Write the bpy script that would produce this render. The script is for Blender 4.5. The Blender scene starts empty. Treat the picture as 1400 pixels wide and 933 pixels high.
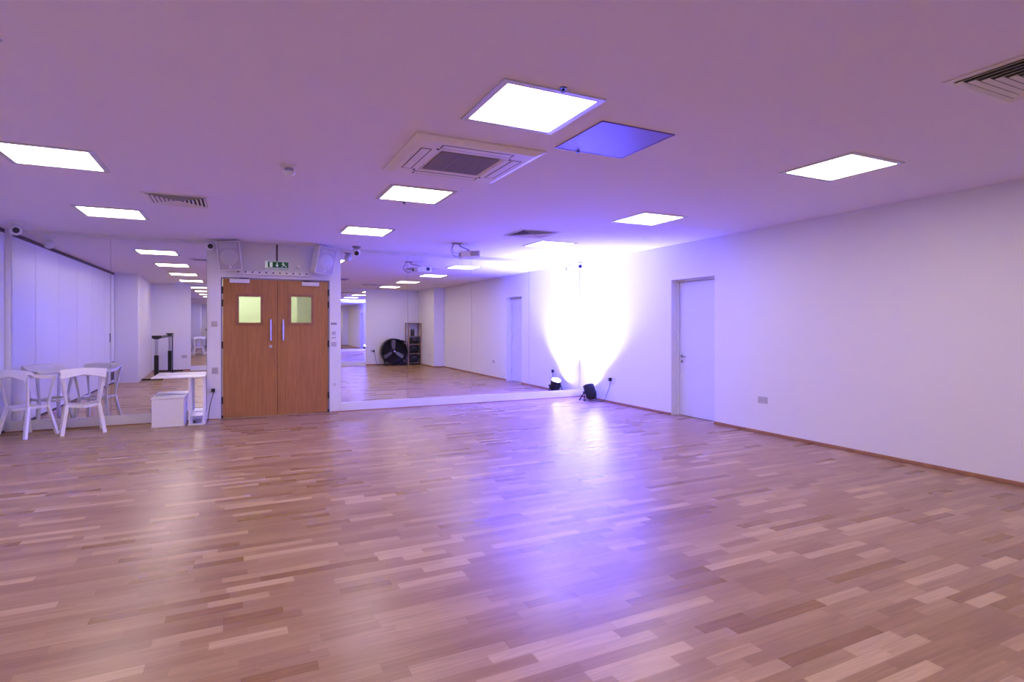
import bpy, bmesh, math, random
from mathutils import Vector, Matrix

# ---------------------------------------------------------------- constants
D = 9.88      # mirror wall plane (front of trims)
XR = 6.32     # right wall
XL = -2.83    # folding partition face (left)
YB = -1.0     # back wall behind the camera
H = 2.752     # ceiling
sc = bpy.context.scene
C = sc.collection

# ---------------------------------------------------------------- camera
cd = bpy.data.cameras.new('camera')
cam = bpy.data.objects.new('camera', cd); C.objects.link(cam)
cam.location = (0, 0, 1.431)
cam.rotation_euler = (math.radians(90), 0, -0.4502)
cd.sensor_width = 36; cd.lens = 775.9/1400*36
cd.shift_y = -(466.5-447)/1400
cd.clip_start = 0.05
sc.camera = cam

# ---------------------------------------------------------------- world, exposure, lights
w = bpy.data.worlds.new('world'); sc.world = w; w.use_nodes = True
w.node_tree.nodes['Background'].inputs[0].default_value = (0.02, 0.02, 0.025, 1)
w.node_tree.nodes['Background'].inputs[1].default_value = 1.0
sc.view_settings.view_transform = 'Standard'
sc.view_settings.look = 'None'
sc.view_settings.exposure = 2.0
sc.view_settings.gamma = 1
sc.view_settings.use_curve_mapping = False
try:
    sc.cycles.sample_clamp_indirect = 6
    sc.cycles.caustics_reflective = True
except Exception: pass
LAMP = 4.6                       # radiance of the ceiling panels
LAMP_COL = (1.0, 0.865, 0.90)
SPOT_W = 1600.0
SPOT_COL = (0.070, 0.078, 1.0)
SPOT_POS = (6.055, 9.375, 0.34)
SPOT_DIR = (0.12, -0.06, 1.0)

# ---------------------------------------------------------------- materials
def mat(name, col, rough=0.5, metal=0.0, emit=None, estr=0.0, spec=0.5, trans=0.0, alpha=1.0):
    m = bpy.data.materials.new(name); m.use_nodes = True
    b = m.node_tree.nodes['Principled BSDF']
    b.inputs['Base Color'].default_value = (*col, 1)
    b.inputs['Roughness'].default_value = rough
    b.inputs['Metallic'].default_value = metal
    b.inputs['Specular IOR Level'].default_value = spec
    b.inputs['Transmission Weight'].default_value = trans
    b.inputs['Alpha'].default_value = alpha
    if emit:
        b.inputs['Emission Color'].default_value = (*emit, 1)
        b.inputs['Emission Strength'].default_value = estr
    return m
def bump(m, scale, strength, dist=0.002, detail=4):
    nt = m.node_tree; b = nt.nodes['Principled BSDF']
    tc = nt.nodes.new('ShaderNodeTexCoord'); n = nt.nodes.new('ShaderNodeTexNoise'); bp = nt.nodes.new('ShaderNodeBump')
    n.inputs['Scale'].default_value = scale; n.inputs['Detail'].default_value = detail
    bp.inputs['Strength'].default_value = strength; bp.inputs['Distance'].default_value = dist
    nt.links.new(tc.outputs['Object'], n.inputs['Vector']); nt.links.new(n.outputs['Fac'], bp.inputs['Height'])
    nt.links.new(bp.outputs['Normal'], b.inputs['Normal']); return m
M = {}
M['wall'] = bump(mat('wall_paint', (0.80, 0.79, 0.80), 0.6, spec=0.3), 3.0, 0.12, 0.01)
M['ceiling'] = mat('ceiling_paint', (0.82, 0.765, 0.80), 0.8, spec=0.2)
M['trim'] = mat('white_gloss_trim', (0.80, 0.79, 0.81), 0.35)
M['panel'] = mat('partition_laminate', (0.70, 0.71, 0.82), 0.35)
M['mirror'] = mat('mirror_silver', (0.90, 0.90, 0.92), 0.0, 1.0)
M['mirror_edge'] = mat('mirror_edge', (0.35, 0.35, 0.42), 0.3)
M['white'] = mat('white_plastic', (0.78, 0.77, 0.78), 0.35)
M['grey_plastic'] = mat('grey_plastic', (0.50, 0.48, 0.50), 0.4)
M['stool'] = mat('white_powder_coat', (0.86, 0.85, 0.86), 0.28)
M['black'] = mat('black_plastic', (0.012, 0.012, 0.014), 0.35)
M['blackmetal'] = mat('black_metal', (0.02, 0.02, 0.024), 0.35, 0.3)
M['dark'] = mat('dark_gap', (0.03, 0.025, 0.03), 0.8)
M['track'] = mat('dark_track', (0.06, 0.04, 0.07), 0.5)
M['steel'] = mat('brushed_steel', (0.62, 0.60, 0.62), 0.3, 1.0)
M['silver'] = mat('silver_tube', (0.55, 0.54, 0.56), 0.3, 0.9)
M['chrome'] = mat('chrome', (0.8, 0.8, 0.82), 0.12, 1.0)
M['plate'] = mat('grey_plate', (0.30, 0.28, 0.32), 0.4, 0.4)
M['green'] = mat('exit_green', (0.0, 0.055, 0.03), 0.4, emit=(0.0, 0.25, 0.1), estr=0.02)
M['signwhite'] = mat('sign_white', (0.75, 0.85, 0.8), 0.4, emit=(0.8, 1.0, 0.9), estr=0.04)
M['acwhite'] = mat('aircon_white', (0.80, 0.76, 0.74), 0.4)
M['acgrille'] = mat('aircon_grille', (0.34, 0.29, 0.30), 0.6)
M['unlit'] = mat('unlit_diffuser_blue_reflection', (0.19, 0.09, 0.42), 0.42, spec=0.6)  # switched-off panel; blue reflection of the corner glow put into the base colour
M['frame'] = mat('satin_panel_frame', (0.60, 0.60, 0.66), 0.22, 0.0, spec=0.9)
M['lamp'] = mat('lit_diffuser', (0.9, 0.9, 0.9), 0.5, emit=LAMP_COL, estr=LAMP)
M['lens'] = mat('stage_light_lens', (0.5, 0.5, 0.9), 0.2, emit=(0.55, 0.5, 1.0), estr=30)
M['corridor'] = mat('corridor_cream', (0.78, 0.80, 0.74), 0.6)
M['corridorlamp'] = mat('corridor_lamp', (0.9, 0.9, 0.8), 0.6, emit=(1.0, 1.0, 0.78), estr=6.5)
M['pinkwood'] = mat('red_leather', (0.25, 0.05, 0.04), 0.5)
M['blade'] = mat('fan_blade', (0.33, 0.32, 0.36), 0.35, 0.2)
M['signgrey'] = mat('grille_grey', (0.42, 0.38, 0.42), 0.6)

def wood(name, a, b_, scale=(1, 1, 1), rough=0.4, coord='Object', sat=1.0):
    m = mat(name, a, rough); nt = m.node_tree; L = nt.links; b = nt.nodes['Principled BSDF']
    tc = nt.nodes.new('ShaderNodeTexCoord'); mp = nt.nodes.new('ShaderNodeMapping'); mp.inputs['Scale'].default_value = scale
    n = nt.nodes.new('ShaderNodeTexNoise'); n.inputs['Scale'].default_value = 5; n.inputs['Detail'].default_value = 6; n.inputs['Distortion'].default_value = 0.4
    r = nt.nodes.new('ShaderNodeValToRGB'); r.color_ramp.elements[0].color = (*a, 1); r.color_ramp.elements[1].color = (*b_, 1)
    r.color_ramp.elements[0].position = 0.35; r.color_ramp.elements[1].position = 0.68
    L.new(tc.outputs[coord], mp.inputs[0]); L.new(mp.outputs[0], n.inputs['Vector']); L.new(n.outputs['Fac'], r.inputs[0]); L.new(r.outputs[0], b.inputs['Base Color'])
    return m
M['oakdoor'] = wood('oak_veneer', (0.36, 0.145, 0.036), (0.46, 0.20, 0.055), (9, 9, 0.5), 0.42)
M['bead'] = wood('oak_bead', (0.30, 0.115, 0.055), (0.38, 0.155, 0.08), (6, 6, 2), 0.4)
M['skirt'] = wood('oak_skirting', (0.30, 0.14, 0.07), (0.42, 0.21, 0.11), (2, 2, 8), 0.4)
M['rackwood'] = wood('rack_wood', (0.36, 0.22, 0.13), (0.50, 0.33, 0.21), (8, 8, 1), 0.5)

def parquet():
    m = mat('oak_strip_parquet', (0.5, 0.3, 0.2), 0.3); nt = m.node_tree; L = nt.links; N = nt.nodes.new
    b = nt.nodes['Principled BSDF']
    tc = N('ShaderNodeTexCoord'); sp = N('ShaderNodeSeparateXYZ'); L.new(tc.outputs['Object'], sp.inputs[0])
    def mth(op, *ins):
        n = N('ShaderNodeMath'); n.operation = op
        for i, v in enumerate(ins):
            if isinstance(v, (int, float)): n.inputs[i].default_value = v
            else: L.new(v, n.inputs[i])
        return n.outputs[0]
    W = 0.071
    yr = mth('DIVIDE', sp.outputs['Y'], W); row = mth('FLOOR', yr); fy = mth('FRACT', yr)
    wn = N('ShaderNodeTexWhiteNoise'); wn.noise_dimensions = '1D'; L.new(row, wn.inputs['W'])
    off = mth('MULTIPLY', wn.outputs['Value'], 3.7)
    xs = mth('ADD', mth('DIVIDE', sp.outputs['X'], 0.43), off)
    # uneven strip lengths: warp the coordinate inside each row
    warp = mth('MULTIPLY', mth('SINE', mth('ADD', mth('MULTIPLY', xs, 2.3), mth('MULTIPLY', off, 7.0))), 0.28)
    xw = mth('ADD', xs, warp); col = mth('FLOOR', xw); fx = mth('FRACT', xw)
    cmb = N('ShaderNodeCombineXYZ'); L.new(row, cmb.inputs[0]); L.new(col, cmb.inputs[1])
    w2 = N('ShaderNodeTexWhiteNoise'); w2.noise_dimensions = '2D'; L.new(cmb.outputs[0], w2.inputs['Vector'])
    r = N('ShaderNodeValToRGB'); e = r.color_ramp.elements
    e[0].position = 0.0; e[0].color = (0.29, 0.155, 0.078, 1)
    e[1].position = 1.0; e[1].color = (0.55, 0.370, 0.215, 1)
    for p, c in ((0.22, (0.335, 0.190, 0.098)), (0.5, (0.370, 0.220, 0.118)), (0.82, (0.412, 0.256, 0.142))):
        q = e.new(p); q.color = (*c, 1)
    L.new(w2.outputs['Value'], r.inputs[0])
    # grain
    cm2 = N('ShaderNodeCombineXYZ')
    L.new(mth('MULTIPLY', sp.outputs['X'], 3.0), cm2.inputs[0])
    L.new(mth('MULTIPLY', sp.outputs['Y'], 55.0), cm2.inputs[1])
    L.new(mth('MULTIPLY', w2.outputs['Value'], 40.0), cm2.inputs[2])
    gn = N('ShaderNodeTexNoise'); gn.inputs['Scale'].default_value = 1.0; gn.inputs['Detail'].default_value = 5; gn.inputs['Distortion'].default_value = 0.6
    L.new(cm2.outputs[0], gn.inputs['Vector'])
    gr = N('ShaderNodeMapRange'); gr.inputs['From Min'].default_value = 0.3; gr.inputs['From Max'].default_value = 0.75
    gr.inputs['To Min'].default_value = 0.83; gr.inputs['To Max'].default_value = 1.12
    L.new(gn.outputs['Fac'], gr.inputs['Value'])
    # seams
    s1 = mth('GREATER_THAN', fy, 0.022); s2 = mth('GREATER_THAN', fx, 0.0045)
    seam = mth('ADD', mth('MULTIPLY', mth('MULTIPLY', s1, s2), 0.22), 0.78)
    tot = mth('MULTIPLY', gr.outputs[0], seam)
    mx = N('ShaderNodeVectorMath'); mx.operation = 'SCALE'; L.new(r.outputs[0], mx.inputs[0]); L.new(tot, mx.inputs['Scale'])
    L.new(mx.outputs[0], b.inputs['Base Color'])
    rr = N('ShaderNodeMapRange'); rr.inputs['To Min'].default_value = 0.27; rr.inputs['To Max'].default_value = 0.33
    L.new(w2.outputs['Value'], rr.inputs['Value']); L.new(rr.outputs[0], b.inputs['Roughness'])
    bp = N('ShaderNodeBump'); bp.inputs['Strength'].default_value = 0.10; bp.inputs['Distance'].default_value = 0.001
    L.new(tot, bp.inputs['Height']); L.new(bp.outputs['Normal'], b.inputs['Normal'])
    b.inputs['Specular IOR Level'].default_value = 0.27
    return m
M['floor'] = parquet()

def glass(name, col, rough):
    m = bpy.data.materials.new(name); m.use_nodes = True; nt = m.node_tree; nt.nodes.clear()
    o = nt.nodes.new('ShaderNodeOutputMaterial'); t = nt.nodes.new('ShaderNodeBsdfTranslucent'); g = nt.nodes.new('ShaderNodeBsdfGlossy')
    tr = nt.nodes.new('ShaderNodeBsdfTransparent'); mx0 = nt.nodes.new('ShaderNodeMixShader'); mx = nt.nodes.new('ShaderNodeMixShader')
    tr.inputs[0].default_value = (*col, 1); t.inputs[0].default_value = (*col, 1); g.inputs['Roughness'].default_value = rough
    mx0.inputs[0].default_value = 0.30; mx.inputs[0].default_value = 0.06
    nt.links.new(tr.outputs[0], mx0.inputs[1]); nt.links.new(t.outputs[0], mx0.inputs[2])
    nt.links.new(mx0.outputs[0], mx.inputs[1]); nt.links.new(g.outputs[0], mx.inputs[2]); nt.links.new(mx.outputs[0], o.inputs[0])
    return m
M['glass'] = glass('vision_glass', (0.88, 0.95, 0.85), 0.05)

# ---------------------------------------------------------------- mesh helpers
class MB:
    def __init__(s): s.bm = bmesh.new()
    def box(s, x0, x1, y0, y1, z0, z1, mtx=None):
        v = [s.bm.verts.new((x, y, z)) for x in (x0, x1) for y in (y0, y1) for z in (z0, z1)]
        for f in ((0, 1, 3, 2), (4, 6, 7, 5), (0, 4, 5, 1), (2, 3, 7, 6), (0, 2, 6, 4), (1, 5, 7, 3)):
            s.bm.faces.new([v[i] for i in f])
        if mtx: bmesh.ops.transform(s.bm, matrix=mtx, verts=v)
        return s
    def prism(s, pts, z0, z1, axis='z', mtx=None):
        def P(a, b, c): return {'z': (a, b, c), 'y': (a, c, b), 'x': (c, a, b)}[axis]
        lo = [s.bm.verts.new(P(a, b, z0)) for a, b in pts]; hi = [s.bm.verts.new(P(a, b, z1)) for a, b in pts]
        n = len(pts); s.bm.faces.new(lo[::-1]); s.bm.faces.new(hi)
        for i in range(n): s.bm.faces.new((lo[i], lo[(i+1) % n], hi[(i+1) % n], hi[i]))
        if mtx: bmesh.ops.transform(s.bm, matrix=mtx, verts=lo+hi)
        return s
    def frus(s, a, b, sa, sb, up=(0, 0, 1)):
        """tapered rectangular bar from a to b, cross sections (w,d)"""
        a, b = Vector(a), Vector(b); d = (b-a).normalized(); u = Vector(up)
        if abs(d.dot(u)) > 0.98: u = Vector((0, 1, 0))
        x = d.cross(u).normalized(); y = x.cross(d).normalized(); r = []
        for p, (ww, dd) in ((a, sa), (b, sb)):
            r.append([s.bm.verts.new(p + x*ww/2*i + y*dd/2*j) for i, j in ((-1, -1), (1, -1), (1, 1), (-1, 1))])
        s.bm.faces.new(r[0][::-1]); s.bm.faces.new(r[1])
        for i in range(4): s.bm.faces.new((r[0][i], r[0][(i+1) % 4], r[1][(i+1) % 4], r[1][i]))
        return s
    def lathe(s, prof, seg=24, mtx=None):
        """prof: list of (r,z) revolved about z"""
        rings = []; vs = []
        for r, z in prof:
            if r < 1e-6: ring = [s.bm.verts.new((0, 0, z))]
            else: ring = [s.bm.verts.new((r*math.cos(2*math.pi*i/seg), r*math.sin(2*math.pi*i/seg), z)) for i in range(seg)]
            rings.append(ring); vs += ring
        for A, B in zip(rings, rings[1:]):
            for i in range(seg):
                j = (i+1) % seg
                if len(A) == 1 and len(B) == 1: continue
                if len(A) == 1: s.bm.faces.new((A[0], B[j], B[i]))
                elif len(B) == 1: s.bm.faces.new((A[i], A[j], B[0]))
                else: s.bm.faces.new((A[i], A[j], B[j], B[i]))
        if len(rings[0]) > 1: s.bm.faces.new(rings[0])
        if len(rings[-1]) > 1: s.bm.faces.new(rings[-1])
        if mtx: bmesh.ops.transform(s.bm, matrix=mtx, verts=vs)
        return s
    def cyl(s, a, b, r, r2=None, seg=16):
        a, b = Vector(a), Vector(b); d = b-a
        mtx = Matrix.Translation(a) @ d.to_track_quat('Z', 'Y').to_matrix().to_4x4()
        return s.lathe([(r, 0), (r if r2 is None else r2, d.length)], seg, mtx)
    def tube(s, pts, r, seg=8):
        pts = [Vector(p) for p in pts]; prev = None
        x = None
        for i, p in enumerate(pts):
            t = (pts[min(i+1, len(pts)-1)] - pts[max(i-1, 0)]).normalized()
            if x is None:
                x = t.orthogonal().normalized()
            else:
                x = (x - t*x.dot(t)).normalized()
            y = t.cross(x)
            ring = [s.bm.verts.new(p + x*r*math.cos(2*math.pi*k/seg) + y*r*math.sin(2*math.pi*k/seg)) for k in range(seg)]
            if prev:
                for k in range(seg): s.bm.faces.new((prev[k], prev[(k+1) % seg], ring[(k+1) % seg], ring[k]))
            else: s.bm.faces.new(ring[::-1])
            prev = ring
        s.bm.faces.new(prev); return s
    def sphere(s, c, r, seg=20, sz=1.0):
        n = 12
        return s.lathe([(r*math.sin(math.pi*i/n) if 0 < i < n else 0, -r*sz*math.cos(math.pi*i/n)) for i in range(n+1)], seg, Matrix.Translation(c))
    def build(s, name, m, parent=None, loc=(0, 0, 0), bevel=0, smooth=False, kind=None, label=None, rot=None):
        bmesh.ops.recalc_face_normals(s.bm, faces=s.bm.faces)
        me = bpy.data.meshes.new(name); s.bm.to_mesh(me); s.bm.free()
        me.materials.append(m if not isinstance(m, str) else M[m])
        o = bpy.data.objects.new(name, me); C.objects.link(o)
        o.location = loc
        if rot: o.rotation_euler = rot
        if parent: o.parent = parent
        if smooth:
            for p in me.polygons: p.use_smooth = True
            md = o.modifiers.new('es', 'EDGE_SPLIT'); md.split_angle = math.radians(40)
        if bevel:
            md = o.modifiers.new('bv', 'BEVEL'); md.width = bevel; md.segments = 2; md.limit_method = 'ANGLE'
        if kind: o['kind'] = kind
        if label: o['label'] = label
        return o
def box(name, m, x0, x1, y0, y1, z0, z1, **k): return MB().box(x0, x1, y0, y1, z0, z1).build(name, m, **k)
def thing(name, label, cat, loc=(0, 0, 0), rz=0, group=None):
    o = bpy.data.objects.new(name, None); C.objects.link(o); o.location = loc; o.rotation_euler = (0, 0, rz)
    o.empty_display_size = 0.1
    o['label'] = label; o['category'] = cat
    if group: o['group'] = group
    return o
def tag(o, label, cat, group=None):
    o['label'] = label; o['category'] = cat
    if group: o['group'] = group
    return o
def dup(root, loc, rz, label, group=None):
    r = root.copy(); C.objects.link(r); r.location = loc; r.rotation_euler = (0, 0, rz); r['label'] = label
    if group: r['group'] = group
    for ch in list(root.children):
        c = ch.copy(); C.objects.link(c); c.parent = r
        for g in list(ch.children):
            d = g.copy(); C.objects.link(d); d.parent = c
    return r
ROOTS = {}

# ================================================================ STRUCTURE
S = dict(kind='structure')
box('floor', 'floor', XL-0.6, XR+0.5, YB-0.3, D+2.2, -0.12, 0.0, **S)
box('ceiling', 'ceiling', XL-0.6, XR+0.5, YB-0.3, D+2.2, H, H+0.12, **S)
# mirror wall: backing behind the mirrors, plain piers beside the doors, head over the doors
DL, DR, DH = -0.235, 1.385, 2.205        # clear opening
m = MB()
m.box(XL-0.3, -0.425, D+0.06, D+0.20, 0, H)
m.box(1.567, XR+0.3, D+0.06, D+0.20, 0, H)
m.box(-0.425, DL, D, D+0.20, 0, H)
m.box(DR, 1.567, D, D+0.20, 0, H)
m.box(DL, DR, D, D+0.20, DH, H)
m.build('wall_front', 'wall', **S)
TZ0, TZ1 = 0.145, 2.695
m = MB(); m.box(XL, -2.765, D-0.012, D+0.06, 0, H); m.build('trim_1', 'trim', **S)
m = MB(); m.box(-2.765, -0.425, D-0.012, D+0.06, 0, TZ0); m.box(-2.765, -0.425, D-0.004, D+0.06, TZ1+0.015, H); m.build('trim_2', 'trim', **S)
m = MB(); m.box(1.567, XR, D-0.02, D+0.06, 0, TZ0); m.box(1.567, XR, D-0.012, D+0.06, TZ1, H); m.build('trim_3', 'trim', **S)
m = MB(); m.box(XL, DL-0.02, D-0.030, D-0.0125, 0, 0.014); m.box(DR+0.02, XR-0.02, D-0.036, D-0.0205, 0, 0.014); m.build('baseboard_front', 'skirt', **S)
# right wall with the recessed doorway
RD = 0.155; Y0, Y1, RH = 6.225, 7.15, 2.185
m = MB()
m.box(XR, XR+0.3, Y1, D+0.2, 0, H); m.box(XR, XR+0.3, YB-0.2, Y0, 0, H); m.box(XR, XR+0.3, Y0, Y1, RH, H)
m.build('wall_right', 'wall', **S)
m = MB()
m.box(XR-0.016, XR, Y1, D-0.04, 0, 0.040); m.box(XR-0.016, XR, 1.0, Y0, 0, 0.040)
m.build('baseboard_right', 'skirt', bevel=0.006, **S)
# frame inside the recess
m = MB()
m.box(XR+RD-0.035, XR+RD+0.03, Y0, Y0+0.025, 0, RH); m.box(XR+RD-0.035, XR+RD+0.03, Y1-0.025, Y1, 0, RH)
m.box(XR+RD-0.035, XR+RD+0.03, Y0+0.025, Y1-0.025, RH-0.03, RH)
m.build('trim_4', 'trim', **S)
d3 = box('door_3', 'panel', XR+RD-0.005, XR+RD+0.035, Y0+0.029, Y1-0.030, 0.008, RH-0.036, **S)
d3['label'] = 'plain white door recessed in the right wall'
m = MB(); hy, hz = 7.065, 0.955; x = XR+RD-0.005
m.lathe([(0.026, 0), (0.026, 0.008)], 20, Matrix.Translation((x, hy, hz)) @ Matrix.Rotation(-math.pi/2, 4, 'Y'))
m.tube([(x-0.004, hy, hz), (x-0.05, hy, hz), (x-0.055, hy-0.012, hz), (x-0.055, hy-0.13, hz)], 0.009)
m.build('handle', 'plate', parent=d3, smooth=True)
m = MB(); m.lathe([(0.024, 0), (0.024, 0.008)], 20, Matrix.Translation((x, hy, hz-0.085)) @ Matrix.Rotation(-math.pi/2, 4, 'Y')); m.build('keyhole', 'plate', parent=d3, smooth=True)
for z in (0.25, 1.1, 1.95):
    box('hinge', 'steel', x-0.014, x, Y0+0.0285, Y0+0.044, z-0.05, z+0.05, parent=d3)
# left: partition up to the pier; unseen wall added behind it against light leaks
box('wall_left_light_stop', 'wall', XL-0.5, XL-0.10, 2.75, D+0.2, 0, H, **S)
m = MB(); m.prism([(XL-0.5, YB-0.2), (-2.52, YB-0.2), (-2.33, 2.75), (XL-0.5, 2.75)], 0, H); m.build('wall_left_pier', 'wall', **S)
box('wall_right_pier', 'wall', 5.95, XR, YB-0.2, 1.0, 0, H, **S)
m = MB(); m.box(5.934, 5.95, YB+0.016, 0.984, 0, 0.04); m.box(5.934, XR-0.016, 1.0, 1.016, 0, 0.04); m.build('trim_5', 'skirt', loc=(0, 0.0, 0), **S)
# back wall: backing + flanks + mirror trims
BX0, BX1 = -1.44, 4.00
m = MB()
m.box(-2.515, BX0, YB-0.2, YB, 0, H); m.box(BX1, 5.95, YB-0.2, YB, 0, H); m.box(BX0, BX1, YB-0.2, YB-0.05, 0, H)
m.build('wall_back', 'wall', **S)
m = MB(); m.box(BX0, BX1, YB-0.05, YB+0.01, 0, TZ0); m.box(BX0, BX1, YB-0.05, YB, TZ1, H); m.build('trim_6', 'trim', **S)
m = MB(); m.box(-2.49, BX0-0.01, YB, YB+0.015, 0, 0.04); m.box(BX1+0.01, 5.934, YB, YB+0.015, 0, 0.04); m.build('baseboard_back', 'skirt', **S)

# ---- double doors
m = MB()     # dark lining, seen as a narrow violet-black line round the leaves
m.box(DL, DL+0.022, D+0.02, D+0.10, 0, DH); m.box(DR-0.022, DR, D+0.02, D+0.10, 0, DH); m.box(DL+0.022, DR-0.022, D+0.02, D+0.10, DH-0.022, DH)
m.build('trim_7', mat('door_lining_grey', (0.30, 0.26, 0.34), 0.5), **S)
def leaf(n, x0, x1, wx0, wx1, wz0, wz1, hx, hinge_x, side, label):
    y0, y1, z0, z1 = D+0.022, D+0.066, 0.008, DH-0.026
    m = MB()
    m.box(x0, wx0, y0, y1, z0, z1); m.box(wx1, x1, y0, y1, z0, z1)
    m.box(wx0, wx1, y0, y1, z0, wz0); m.box(wx0, wx1, y0, y1, wz1, z1)
    d = m.build('door_%d' % n, 'oakdoor', **S); d['label'] = label
    m = MB(); f = 0.034
    for (a, b_, c, e) in ((wx0-f, wx0+0.008, wz0-f, wz1+f), (wx1-0.008, wx1+f, wz0-f, wz1+f)): m.box(a, b_, y0-0.012, y0, c, e)
    for (c, e) in ((wz0-f, wz0+0.008), (wz1-0.008, wz1+f)): m.box(wx0+0.008, wx1-0.008, y0-0.012, y0, c, e)
    b = m.build('window_bead', 'bead', parent=d, bevel=0.003)
    box('glass_pane', 'glass', wx0, wx1, y0+0.018, y0+0.024, wz0, wz1, parent=d)
    m = MB(); hy = y0-0.045
    m.tube([(hx, y0, 1.235), (hx, hy+0.008, 1.235), (hx, hy, 1.225), (hx, hy, 1.22)], 0.010)
    m.tube([(hx, y0, 1.525), (hx, hy+0.008, 1.525), (hx, hy, 1.535)], 0.010)
    m.tube([(hx, hy, 1.21), (hx, hy, 1.55)], 0.013, 12)
    m.build('pull_handle', 'steel', parent=d, smooth=True)
    for z in (0.03, 0.285, 1.145, 1.80, 2.0):
        hh = 0.055 if z > 0.1 else 0.02
        box('hinge', 'black', hinge_x-0.012, hinge_x+0.012, y0-0.016, y0-0.0005, z-hh, z+hh, parent=d)
    return d
XM = 0.578
dl = leaf(1, DL+0.026, XM-0.003, 0.010, 0.336, 1.49, 1.915, 0.475, -0.215, -1, 'oak door leaf with the brightly lit window and a lock')
dr = leaf(2, XM+0.003, DR-0.026, 0.776, 1.105, 1.49, 1.93, 0.660, 1.366, 1, 'oak door leaf with the dim greenish window')
m = MB(); m.lathe([(0.026, 0), (0.024, 0.012)], 20, Matrix.Translation((0.475, D+0.022, 1.115)) @ Matrix.Rotation(math.pi/2, 4, 'X')); m.build('lock_cylinder', 'steel', parent=dl, smooth=True)
for nm, par, x0, x1, z in (('door_closer', dl, -0.115, 0.17, 2.150), ('door_closer', dr, 0.945, 1.215, 2.132)):
    o = box(nm, 'white', x0, x1, D-0.035, D+0.0215, z-0.032, z+0.032, parent=par, bevel=0.004)
    MB().tube([((x0+x1)/2, D-0.01, z+0.032), ((x0+x1)/2, D-0.01, z+0.042), (x0+0.02 if par is dr else x1-0.02, D-0.012, z+0.048)], 0.006).build('closer_arm', 'black', parent=o)
# corridor behind the doors
m = MB(); m.box(-1.4, -1.3, D+0.2, D+1.9, 0, H); m.box(2.4, 2.5, D+0.2, D+1.9, 0, H); m.box(-1.4, 2.5, D+1.9, D+2.0, 0, H)
m.build('wall_corridor', 'corridor', **S)
box('wall_corridor_shade', 'corridor', 0.95, 1.15, D+0.9, D+1.9, 0, H, **S)  # pier added to make the right door window darker
MB().box(0.563, 0.593, D+0.0665, D+0.080, 0.01, DH-0.03).build('gap_light_stop', 'bead', parent=dl)  # added strip, stops corridor light showing between the leaves
cl = box('corridor_lamp', 'corridorlamp', -0.7, 0.3, D+1.1, D+1.4, H-0.04, H-0.001)
tag(cl, 'lit ceiling lamp in the corridor behind the oak doors', 'light')

# ================================================================ MIRRORS
def mirror_panel(x0, x1, ya, yb, z0, z1, label, group, tilt=0.0016, thick=0.006, sgn=1):
    """slab from (x0,ya) to (x1,yb); sgn 1: faces -Y, -1: faces +Y"""
    t = thing('wall_mirror', label, 'mirror', ((x0+x1)/2, (ya+yb)/2, z0), 0, group)
    cx, cy = (x0+x1)/2, (ya+yb)/2
    def vv(off, inset=0):
        r = []
        for x, y in ((x0+inset, ya), (x1-inset, yb)):
            for z in (z0+inset, z1-inset):
                r.append((x-cx, y-cy - (z-1.4)*tilt*sgn + off*sgn, z-z0))
        return r
    bm = bmesh.new(); f = [bm.verts.new(p) for p in vv(0)]; b = [bm.verts.new(p) for p in vv(0.001)]
    for q in ((f[0], f[1], f[3], f[2]), (b[0], b[2], b[3], b[1]), (f[0], f[2], b[2], b[0]), (f[1], b[1], b[3], f[3]), (f[0], b[0], b[1], f[1]), (f[2], f[3], b[3], b[2])): bm.faces.new(q)
    mm = MB(); mm.bm.free(); mm.bm = bm; mm.build('glass', 'mirror', parent=t)
    bm = bmesh.new(); f = [bm.verts.new(p) for p in vv(0.0012)]; b = [bm.verts.new(p) for p in vv(thick)]
    for q in ((f[0], f[1], f[3], f[2]), (b[0], b[2], b[3], b[1]), (f[0], f[2], b[2], b[0]), (f[1], b[1], b[3], f[3]), (f[0], b[0], b[1], f[1]), (f[2], f[3], b[3], b[2])): bm.faces.new(q)
    mm = MB(); mm.bm.free(); mm.bm = bm; mm.build('backing', 'mirror_edge', parent=t)
    return t
g = 0.0022
def run(xs, X0, Ya, X1, Yb, z0, z1, labels, group, **k):
    for (a, b), lb in zip(zip(xs, xs[1:]), labels):
        ya = Ya+(Yb-Ya)*(a+g-X0)/(X1-X0); yb = Ya+(Yb-Ya)*(b-g-X0)/(X1-X0)
        mirror_panel(a+g, b-g, ya, yb, z0, z1, lb, group, **k)
run([-2.763, -1.651, -0.427], -2.763, D+0.018, -0.427, D+0.008, TZ0+0.001, TZ1+0.012,
    ['wall mirror panel behind the white bar stools', 'wall mirror panel behind the white table, left of the oak doors'], 'mirrors on the door wall')
run([1.569, 2.726, 3.94, 5.15, XR-0.008], 1.569, D+0.032, XR, D-0.004, TZ0+0.001, TZ1-0.001,
    ['wall mirror panel next to the right of the oak doors', 'wall mirror panel under the ceiling projector, second from the oak doors',
     'wall mirror panel third from the oak doors', 'wall mirror panel beside the room corner, behind the stage light'], 'mirrors on the door wall')
run([BX0, -0.08, 1.28, 2.64, BX1], BX0, YB-0.02, BX1, YB-0.02, TZ0+0.001, TZ1-0.001,
    ['back wall mirror panel beside the black desk frame', 'back wall mirror panel, second from the black desk frame', 'back wall mirror panel, third from the black desk frame',
     'back wall mirror panel nearest the black drum fan'], 'mirrors on the back wall', sgn=-1, tilt=0)

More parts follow.
